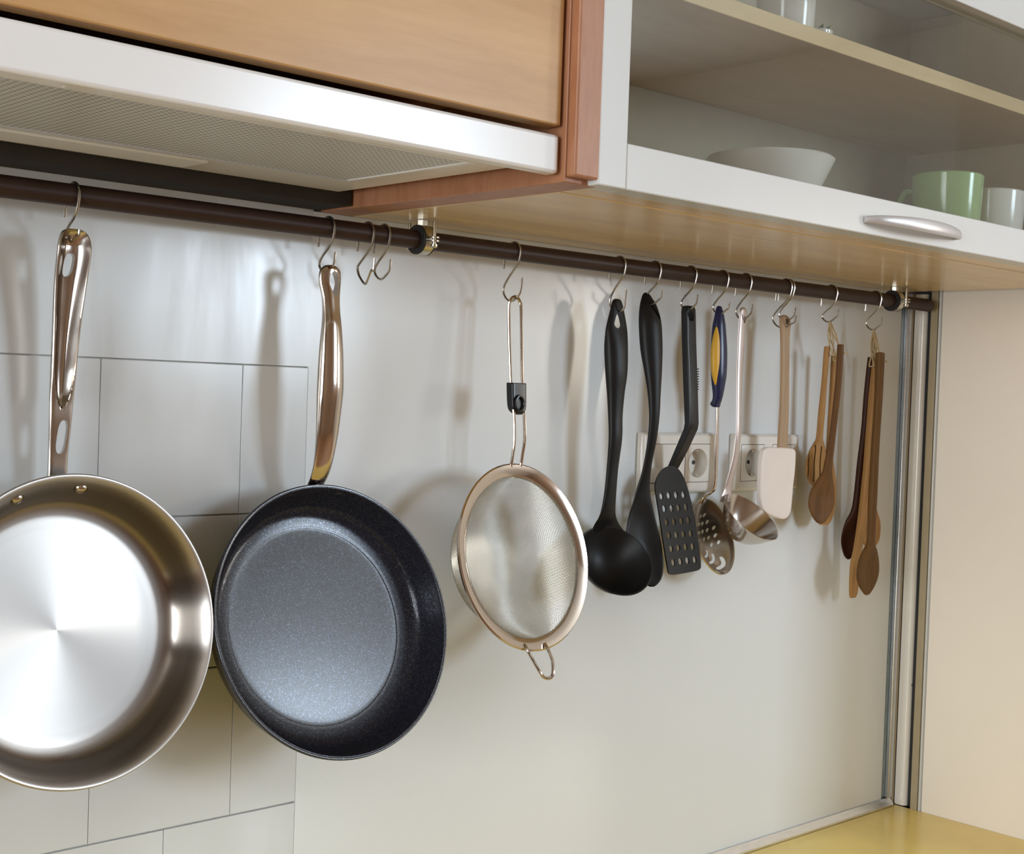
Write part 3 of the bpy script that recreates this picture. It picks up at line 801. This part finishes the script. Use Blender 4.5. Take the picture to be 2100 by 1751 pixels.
# --- slotted turner
bt = thing('slotted_turner', (1.37, -.05, -.23), 'black slotted turner with an angled handle and rows of holes', 'turner', 'black nylon kitchen tools')
m = MB(); stalk(m, [(627, 1403, 1421), (629, 1399, 1425), (634, 1396.5, 1427.5), (642, 1396, 1428), (700, 1397, 1429), (790, 1400, 1432), (868, 1403, 1434), (880, 1401, 1432), (925, 1382, 1411), (958, 1368, 1393), (966, 1366, 1388)], x=1.370, k=.62, sup=9, n=40, boxy=True, per=1)
hdl = m.build('handle', 'blackgloss', bt, bevel=.0006)
pts = [aty(px, py, -.05) for px, py in ((1411, 640), (1417, 637), (1422, 642), (1423, 652), (1420, 658), (1414, 657), (1411, 650))]
cut(hdl, MB().prism([Vector((q.x, -.09, q.z)) for q in spline(pts, 3, True)], (0, .08, 0)))
g = MB()
for i in range(9):
    a = aty(1413, 755+i*5.2, -.0535); b = aty(1432, 755.6+i*5.2, -.0535)
    g.box(a.x, b.x, -.0548, -.050, a.z-.0011, a.z+.0003)
g.build('grip_ribs', 'blackplastic', bt, bevel=.0003)
pp0 = Vector((1.37, -.035, -.095)); pp1 = Vector((1.37, -.062, -.223))
t_ = (pp1-pp0).normalized(); nn = t_.cross(Vector((1, 0, 0))).normalized()
if nn.y > 0: nn = -nn
ol = [(1367, 957), (1356, 965), (1347, 980), (1343, 998), (1346, 1022), (1352, 1060), (1361, 1120), (1369, 1168), (1372, 1176), (1380, 1178.5), (1405, 1175), (1428, 1170), (1434.5, 1166), (1436, 1156), (1431, 1110), (1424, 1065), (1415, 1024), (1407, 995), (1398, 973), (1388, 960), (1378, 955)]
op = spline([atplane(a, b, pp0, nn) for a, b in ol], 3, True)
blade = MB().prism([q-nn*.001 for q in op], nn*.0022).build('blade', 'blackplastic', bt)
holes = [(1355, 1017.3), (1370, 1015.7), (1385, 1015), (1400, 1014.3), (1361, 1043.3), (1376, 1042.7), (1390, 1041.7), (1405.3, 1040), (1365.7, 1070.7), (1380.7, 1070), (1396, 1068.3), (1410, 1066.7), (1370.7, 1098), (1385.7, 1096.7), (1400, 1095.3), (1415, 1094), (1375.3, 1125), (1390, 1123.3), (1404.7, 1121.7), (1419, 1120.7), (1379.3, 1153.3), (1394, 1151.3), (1408.3, 1149.3), (1423.3, 1147.3)]
cu = MB()
for (a, b) in holes:
    cu.prism([q-nn*.01 for q in ellipse_px(a, b, 4.0, 7.6, pp0, nn, 14, -.15)], nn*.02)
cut(blade, cu)

# ================================================================== STEEL TOOLS
# --- skimmer
sk = thing('skimmer', (1.435, -.05, -.23), 'perforated steel skimmer with a navy and yellow plastic handle', 'skimmer')
m = MB(); stalk(m, [(627.5, 1472, 1478, .8), (630, 1469.5, 1480.5, .8), (640, 1466.5, 1483.5, .75), (655, 1463.5, 1486.5, .75), (671, 1460.5, 1488.5, .75), (717, 1457, 1491.5, .75), (763, 1457.5, 1490.5, .75), (786, 1459, 1487.5, .75), (808, 1461.5, 1483.5, .75), (820, 1460.5, 1480.5, .75), (827, 1456.5, 1478, .75), (832, 1458, 1477, .75), (835, 1463, 1475, .75)], x=1.435, n=32, per=5)
hd_ = m.build('handle', 'navy', sk)
m = MB(); stalk(m, [(668, 1469.5, 1471.5, .7), (676, 1466, 1474.5, .7), (694, 1461.5, 1478, .7), (712, 1458.5, 1479.7, .7), (731, 1457.3, 1480, .7), (750, 1457.6, 1479, .7), (768, 1459.5, 1476.5, .7), (785, 1464, 1472.5, .7), (794, 1467.5, 1469, .7)], x=1.435, n=28, per=5, near=.0100)
m.build('grip_inlay', 'yellowplastic', sk)
rod = [(1471, 830), (1470, 893), (1468.5, 950), (1467, 985), (1464, 1003), (1457, 1011), (1447, 1017), (1441, 1024), (1438, 1032)]
cR = [atx(px, py, 1.435) for px, py in rod]
rr = []
cc_ = spline(cR, 5)
tt = None
for i, p in enumerate(cc_):
    tan = (cc_[min(i+1, len(cc_)-1)]-cc_[max(i-1, 0)]).normalized()
    side = Vector((1, 0, 0)); nr = tan.cross(side).normalized()
    wd, th = .0034, .0013
    rr.append([p+side*(wd*math.copysign(abs(math.cos(a))**.7, math.cos(a)))+nr*(th*math.copysign(abs(math.sin(a))**.7, math.sin(a))) for a in [2*math.pi*j/16 for j in range(16)]])
MB().rings(rr).build('rod', 'chrome', sk)
SKc, SKa, SKb, SKr = Vector((1.4445, -.040, -.1825)), .20, -.34, .052
dish = [(SKr, 0), (SKr-.0004, .0007), (SKr-.0012, .0004), (SKr*.88, -.0042), (SKr*.7, -.0088), (SKr*.45, -.0122), (SKr*.2, -.0136), (0, -.014)]
pr_ = profile(dish, 4); pr2 = [(r, z-.0010) for r, z in pr_[::-1]]
dobj = MB()
su, sv_, sn = frame(SKa, SKb)
dobj.lathe(pr_[::-1]+[(SKr+.0003, -.0006)]+pr2[::-1], SKc, su, sv_, sn, 64)
dobj = dobj.build('dish', 'satin', sk)
cu = MB()
hole_px = [(1438.5, 1058.5), (1445.5, 1056), (1438, 1074.5), (1445, 1072.5), (1453.5, 1069.5), (1439.5, 1091.5), (1446.7, 1088.5), (1455.5, 1085.5), (1466, 1081.5), (1450.5, 1104), (1459.3, 1100.8), (1470, 1097), (1465, 1115.7), (1476, 1111.5), (1433, 1076), (1434, 1093), (1437.5, 1109)]
for (a, b) in hole_px:
    cu.prism([q-sn*.02 for q in ellipse_px(a, b, 2.5, 4.3, SKc-sn*.009, sn, 12, .2)], sn*.04)
def arc_slot(p, q_, bulge, wd):
    (x0, y0), (x1, y1) = p, q_
    pts = []
    for k in range(9):
        t = k/8; dx, dy = x1-x0, y1-y0; L = math.hypot(dx, dy)
        pts.append(((x0+dx*t)-dy/L*bulge*4*t*(1-t), (y0+dy*t)+dx/L*bulge*4*t*(1-t)))
    a, b = [], []
    for k, (x_, y_) in enumerate(pts):
        k0, k1 = max(k-1, 0), min(k+1, 8); dx, dy = pts[k1][0]-pts[k0][0], pts[k1][1]-pts[k0][1]; L = math.hypot(dx, dy)
        ww = wd*(.6 if k in (0, 8) else 1)
        a.append((x_-dy/L*ww, y_+dx/L*ww)); b.append((x_+dy/L*ww, y_-dx/L*ww))
    return a+b[::-1]
for p, q_, bl_, wd in (((1446.5, 1118), (1443.5, 1127), -2.5, 2.0), ((1455.5, 1126), (1449, 1141), -5, 2.5), ((1466.5, 1134), (1456, 1154), -7, 3.0), ((1479.5, 1141), (1467, 1167), -9, 3.4)):
    cu.prism([atplane(a, b, SKc-sn*.008, sn)-sn*.02 for a, b in arc_slot(p, q_, bl_, wd)], sn*.04)
cut(dobj, cu)

# --- steel ladle
sl_ = thing('ladle', (1.49, -.05, -.20), 'stainless steel soup ladle hanging in front of the double socket', 'ladle')
m = MB(); stalk(m, [(630, 1522, 1526, .35), (632, 1519, 1529, .35), (637, 1516.5, 1531.5, .3), (650, 1516, 1531.5, .25), (680, 1514, 1528.5, .25), (720, 1512, 1526, .25), (780, 1510.5, 1522, .28), (840, 1510, 1520.5, .3), (890, 1509, 1519.5, .3), (930, 1504, 1515.5, .3), (960, 1497, 1509.5, .28, 0, .002), (985, 1490, 1504, .24, 0, .004), (1003, 1484, 1501, .18, 0, .006), (1016, 1479, 1500, .12, 0, .010), (1028, 1476, 1498, .1, 0, .010)], x=1.484, n=24, per=5)
lh = m.build('handle', 'pinksteel', sl_)
cut(lh, MB().prism([q-Vector((0, .02, 0)) for q in ellipse_px(1524.5, 655, 3.0, 8, (0, -.043, 0), Vector((0, 1, 0)), 14)], (0, .05, 0)))
bowl(sl_, 'bowl', 'satin', (1.490, -.066, -.1555), .13, -.868, .0430, .038, wall=.0009)

# --- spatula with wooden handle
st = thing('rubber_spatula', (1.576, -.05, -.16), 'white rubber spatula on a pale wooden handle', 'spatula')
m = MB(); stalk(m, [(646, 1604, 1613), (648, 1600, 1617), (652, 1597.5, 1621), (657, 1596.8, 1623), (668, 1597, 1623.5), (690, 1598.5, 1621), (750, 1599, 1620), (820, 1597.5, 1619.5), (880, 1594, 1618), (918, 1592, 1616), (924, 1592, 1616)], x=1.576, k=.36, sup=5, n=32, boxy=True, per=4)
wh = m.build('handle', 'beech', st)
cut(wh, MB().prism([q-Vector((0, .03, 0)) for q in ellipse_px(1611, 659.5, 4.6, 7, (0, -.045, 0), Vector((0, 1, 0)), 16)], (0, .06, 0)))
ol = [(1580, 917), (1600, 917.5), (1625, 919.5), (1632, 924), (1633, 935), (1631.5, 965), (1627.5, 1000), (1624, 1040), (1620, 1056), (1610, 1064.5), (1595, 1062), (1578, 1056), (1566, 1045), (1561.5, 1025), (1561.5, 1000), (1563, 960), (1566, 930), (1571, 920)]
yb = -.0535
op = spline([aty(a, b, yb) for a, b in ol], 4, True)
MB().prism(op, (0, .0090, 0)).build('blade', 'silicone', st, bevel=.0022, segs=3)

# ================================================================== WOODEN SPOONS
def wspoon(name, rows, x, mat, label, group, rot=0, near=0, **kw):
    zb = min(atx(r[1], r[0], x).z for r in rows)
    t = thing(name, (x, -.045, zb), label, 'spoon' if 'spoon' in name else 'spatula', group)
    m = MB(); st_ = stalk(m, rows, x=x, rot=rot, n=36, per=5, near=near, **kw)
    o = m.build('body', mat, t)
    return t, o, st_
GL, GR = 'left bundle of wooden spoons', 'right bundle of wooden spoons'
tA, oA, sA = wspoon('wooden_spoon', [(712.5, 1692, 1700, .9), (716, 1689.7, 1702.2, .9), (777, 1685, 1697, .9), (845, 1678, 1692, .85), (895, 1673.5, 1688, .8), (908, 1668.5, 1690, .55), (920, 1661.5, 1692.5, .36), (933, 1656, 1693.5, .26), (950, 1652.5, 1694, .22), (968, 1652, 1693, .22), (983, 1656.5, 1687, .24), (993, 1663, 1679, .3), (997.5, 1668, 1673, .4)], 1.683, 'wlight', 'light wooden slotted spoon, leftmost of the left string bundle', GL, rot=.15, near=.003)
cu = MB()
for (x0, x1, y0, y1) in ((1660, 1656, 915, 985), (1670, 1667, 912, 988), (1681, 1680, 915, 985)):
    q = [atx(x0-1.6, y0, 1.683), atx(x0+1.6, y0, 1.683), atx(x1+1.6, y1, 1.683), atx(x1-1.6, y1, 1.683)]
    q = [aty(a, b, -.035) for a, b in ((x0-1.2, y0), (x0+1.2, y0), (x1+1.3, (y0+y1)/2), (x1+1.6, y1), (x1-1.2, y1), (x1-1.3, (y0+y1)/2))]
    cu.prism([Vector((p.x-.03, -.075, p.z)) for p in q], (.055, .075, 0))
cut(oA, cu)
tC, oC, sC = wspoon('wooden_spoon', [(726, 1707, 1714, .9), (729, 1704.5, 1716.5, .9), (790, 1701.5, 1713.5, .9), (850, 1698, 1710, .85), (930, 1693, 1708, .8), (960, 1686, 1711, .5), (985, 1676, 1714, .3), (1020, 1670, 1715, .25), (1050, 1670, 1711, .25), (1068, 1675, 1705, .25), (1077, 1681, 1699, .3)], 1.700, 'wlight', 'pale wooden spoon hidden behind the front spoon of the left bundle', GL, near=-.012)
tB, oB, sB = wspoon('wooden_spoon', [(710, 1719, 1728, 1), (712.5, 1716.7, 1730.4, 1), (777, 1713, 1726.3, 1), (845, 1706, 1719.5, 1), (914, 1697.5, 1711.5, .9), (949, 1690, 1707.5, .8), (966, 1686.5, 1706.5, .65), (983, 1676, 1708.5, .42, .001), (1000, 1665, 1711, .3, .004), (1017, 1660, 1711.5, .27, .006), (1034, 1658.5, 1710.5, .27, .006), (1051, 1663, 1704.5, .28, .005), (1063, 1669.5, 1697, .3, .002), (1069.5, 1675, 1691, .35), (1072, 1680, 1686.5, .4)], 1.676, 'wmid', 'brown wooden spoon in front of the left string bundle', GL, rot=-.1, near=.012)
tG, oG, sG = wspoon('wooden_spoon', [(735, 1793, 1801, .9), (739, 1790, 1804, .9), (900, 1784, 1797, .9), (1020, 1780, 1793, .85), (1046, 1774, 1798, .5), (1070, 1768, 1805, .3, .003), (1090, 1766, 1806, .28, .005), (1110, 1768, 1803, .3, .003), (1122, 1775, 1796, .35)], 1.815, 'wlight', 'pale wooden spoon at the back of the right string bundle', GR, near=-.014)
tD, oD, sD = wspoon('wooden_spoon', [(735, 1781, 1790, 1), (738, 1778.7, 1792, 1), (811, 1771, 1784.6, 1), (880, 1765.7, 1779.3, 1), (949, 1757.5, 1771, 1), (1017, 1750.5, 1764.5, .95), (1048, 1745, 1762, .8), (1068, 1735, 1761, .5), (1085, 1729, 1759, .38, .003), (1103, 1725.5, 1757, .34, .005), (1120, 1725.5, 1754, .34, .005), (1137, 1729.5, 1749.5, .38, .003), (1145, 1733.5, 1745.5, .45), (1148.5, 1737.5, 1742.5, .5)], 1.786, 'wdark', 'dark brown wooden spoon at the left of the right bundle', GR, rot=-.45, near=-.012)
tF, oF, sF = wspoon('wooden_spatula', [(745, 1787, 1796, .9), (750, 1785, 1798, .9), (870, 1777, 1790, .8), (948, 1772, 1785, .75), (1051, 1762, 1779, .6), (1120, 1752, 1767.5, .5), (1154, 1745.5, 1762.5, .45), (1188, 1743, 1760.5, .4), (1216, 1742.5, 1757.5, .3), (1225.5, 1744, 1754, .25)], 1.799, 'wlight', 'flat wooden spatula hanging lowest in the right bundle', GR, sup=4)
tE, oE, sE = wspoon('wooden_spoon', [(723, 1801, 1810, 1), (726, 1797, 1813, 1), (732, 1795, 1814, 1), (811, 1793, 1810.3, 1), (914, 1786.5, 1803.5, 1), (1017, 1780.5, 1799, 1), (1085, 1778.5, 1795.5, .95), (1113, 1776, 1795, .8), (1127, 1769, 1799, .5, .001), (1144, 1762, 1802, .33, .004), (1164, 1758, 1803, .28, .006), (1181, 1757.5, 1801, .28, .006), (1198, 1761.5, 1795, .3, .004), (1210, 1768.5, 1788, .33, .002), (1215.5, 1772.5, 1783.5, .35), (1217.5, 1776, 1780, .4)], 1.790, 'wolive', 'large brown wooden spoon in front of the right string bundle', GR, rot=-.1, near=.014)
# small drilled holes near the tops, and the strings
def strings(parent, st_, px, py, x, hx, hz, knot=True):
    top = st_[0][0]
    hole = atx(px, py, x)
    a = Vector((hx, RY, hz-.0008))
    for s in (-1, 1):
        pts = spline([a+Vector((s*.0022, s*.001, .0)), a*.5+hole*.5+Vector((s*.0016, -.001*s, .002)), hole+Vector((s*.0015, -.006 if s < 0 else .003, .002)), hole+Vector((0, .0, -.001))], 6)
        MB().tube(pts, .0011, 6).build('string', 'string', parent)
    pts = [hole+Vector((.0, -.006, 0)), hole+Vector((.004, -.0075, .001)), hole+Vector((.008, -.006, -.001))]
    MB().tube(spline(pts, 4), .0009, 6).build('string_knot', 'string', parent)
strings(tA, sA, 1700, 728, 1.683, 1.683, .1180)
strings(tB, sB, 1724, 725, 1.676, 1.683, .1180)
strings(tC, sC, 1711, 738, 1.700, 1.683, .1180)
strings(tD, sD, 1785, 750, 1.786, 1.797, .1130)
strings(tE, sE, 1805, 741, 1.790, 1.797, .1130)
strings(tF, sF, 1792, 757, 1.799, 1.797, .1130)
strings(tG, sG, 1797, 748, 1.815, 1.797, .1130)

# ================================================================== SOCKETS
def socket_frame(name, x0, x1, z0, z1, label):
    t = thing(name, ((x0+x1)/2, 0, z0), label, 'socket', 'double socket plates on the splashback')
    # base plate with bevelled sides
    b = MB(); d = .0105; i = .004
    vs = [(x0, -.0002, z0), (x1, -.0002, z0), (x1, -.0002, z1), (x0, -.0002, z1), (x0+.001, -.006, z0+.001), (x1-.001, -.006, z0+.001), (x1-.001, -.006, z1-.001), (x0+.001, -.006, z1-.001), (x0+i, -d, z0+i), (x1-i, -d, z0+i), (x1-i, -d, z1-i), (x0+i, -d, z1-i)]
    b.add(vs, [(0, 1, 5, 4), (1, 2, 6, 5), (2, 3, 7, 6), (3, 0, 4, 7), (4, 5, 9, 8), (5, 6, 10, 9), (6, 7, 11, 10), (7, 4, 8, 11), (8, 9, 10, 11), (3, 2, 1, 0)])
    o = b.build('frame', 'socket', t, bevel=.0014, segs=3)
    return t, o
def module_square(t, cx, cz, s=.0255, y=-.0105):
    g = ring_box(MB(), (cx-s, cz-s), (cx+s, cz+s), .0005, 'y', y-.0003, y+.002)
    g.build('joint', 'pinhole', t)
def schuko(t, cx, cz, frame_obj):
    s = .0253; y = -.0105
    ins = MB().box(cx-s, cx+s, y-.0008, y+.004, cz-s, cz+s).build('insert', 'socket', t, bevel=.0007)
    r = .0195
    rc = MB().lathe([(0, -.02), (r, -.02), (r, .02), (0, .02)], (cx, y, cz), (1, 0, 0), (0, 0, 1), (0, 1, 0), 40)
    cut(ins, rc)
    MB().lathe([(r+.0004, -.0010), (r-.0002, -.0014), (r-.0006, -.0006), (r-.0016, .0150), (.0, .0150)], (cx, y, cz), (1, 0, 0), (0, 0, 1), (0, 1, 0), 40).build('recess', 'socket', ins)
    for k in (-1, 1):
        MB().lathe([(0, .0140), (.0028, .0140), (.0028, .0149), (0, .0149)], (cx+k*.0095, y, cz), (1, 0, 0), (0, 0, 1), (0, 1, 0), 16).build('pin_hole', 'pinhole', ins)
        MB().box(cx-.0022, cx+.0022, y-.0002, y+.0145, cz+k*.0165-.0012, cz+k*.0165+.0012).build('earth_clip', 'zinc', ins, bevel=.0003)
    module_square(t, cx, cz, .0258)
S1 = (1.3295, 1.4805, -.1275, -.0455); S2 = (1.5205, 1.6715, -.1275+.000, -.0465)
t1, f1 = socket_frame('socket_plate', *S1, 'cream socket plate with light switch and socket, behind the turner')
c1 = (S1[0]+S1[1])/2; cz = (S1[2]+S1[3])/2
# recess the frames behind the inserts
for t_o, f_o, c_, z_ in ((t1, f1, c1, cz),):
    cut(f_o, MB().box(c_-.0355-.0254, c_-.0355+.0254, -.03, -.0065, z_-.0254, z_+.0254).box(c_+.0355-.0254, c_+.0355+.0254, -.03, -.0065, z_-.0254, z_+.0254))
sw = MB().add([(c1-.0355-.0253, -.0098, cz-.0253), (c1-.0355+.0253, -.0098, cz-.0253), (c1-.0355+.0253, -.0136, cz+.0253), (c1-.0355-.0253, -.0136, cz+.0253), (c1-.0355-.0253, -.006, cz-.0253), (c1-.0355+.0253, -.006, cz-.0253), (c1-.0355+.0253, -.006, cz+.0253), (c1-.0355-.0253, -.006, cz+.0253)], [(0, 1, 2, 3), (4, 7, 6, 5), (0, 4, 5, 1), (1, 5, 6, 2), (2, 6, 7, 3), (3, 7, 4, 0)])
sw.build('switch_rocker', 'socket', t1, bevel=.0008)
module_square(t1, c1-.0355, cz, .0258)
schuko(t1, c1+.0355, cz, f1)
t2, f2 = socket_frame('socket_plate', *S2, 'cream socket plate behind the steel ladle and spatula blade')
c2 = (S2[0]+S2[1])/2; cz2 = (S2[2]+S2[3])/2
cut(f2, MB().box(c2-.0355-.0254, c2-.0355+.0254, -.03, -.0065, cz2-.0254, cz2+.0254).box(c2+.0355-.0254, c2+.0355+.0254, -.03, -.0065, cz2-.0254, cz2+.0254))
schuko(t2, c2-.0355, cz2, f2)
schuko(t2, c2+.0355, cz2, f2)
hole = MB()
for cx_, cz_ in ((c1+.0355, cz), (c2-.0355, cz2), (c2+.0355, cz2)):
    hole.lathe([(0, -.03), (.0205, -.03), (.0205, .03), (0, .03)], (cx_, 0, cz_), (1, 0, 0), (0, 0, 1), (0, 1, 0), 40)
    for f_o in (f1, f2):
        cut(f_o, MB().lathe([(0, -.03), (.0202, -.03), (.0202, .03), (0, .03)], (cx_, 0, cz_), (1, 0, 0), (0, 0, 1), (0, 1, 0), 40))
cut(glass_panel, hole)

for o in bpy.data.objects:
    if '_org' in o: del o['_org']
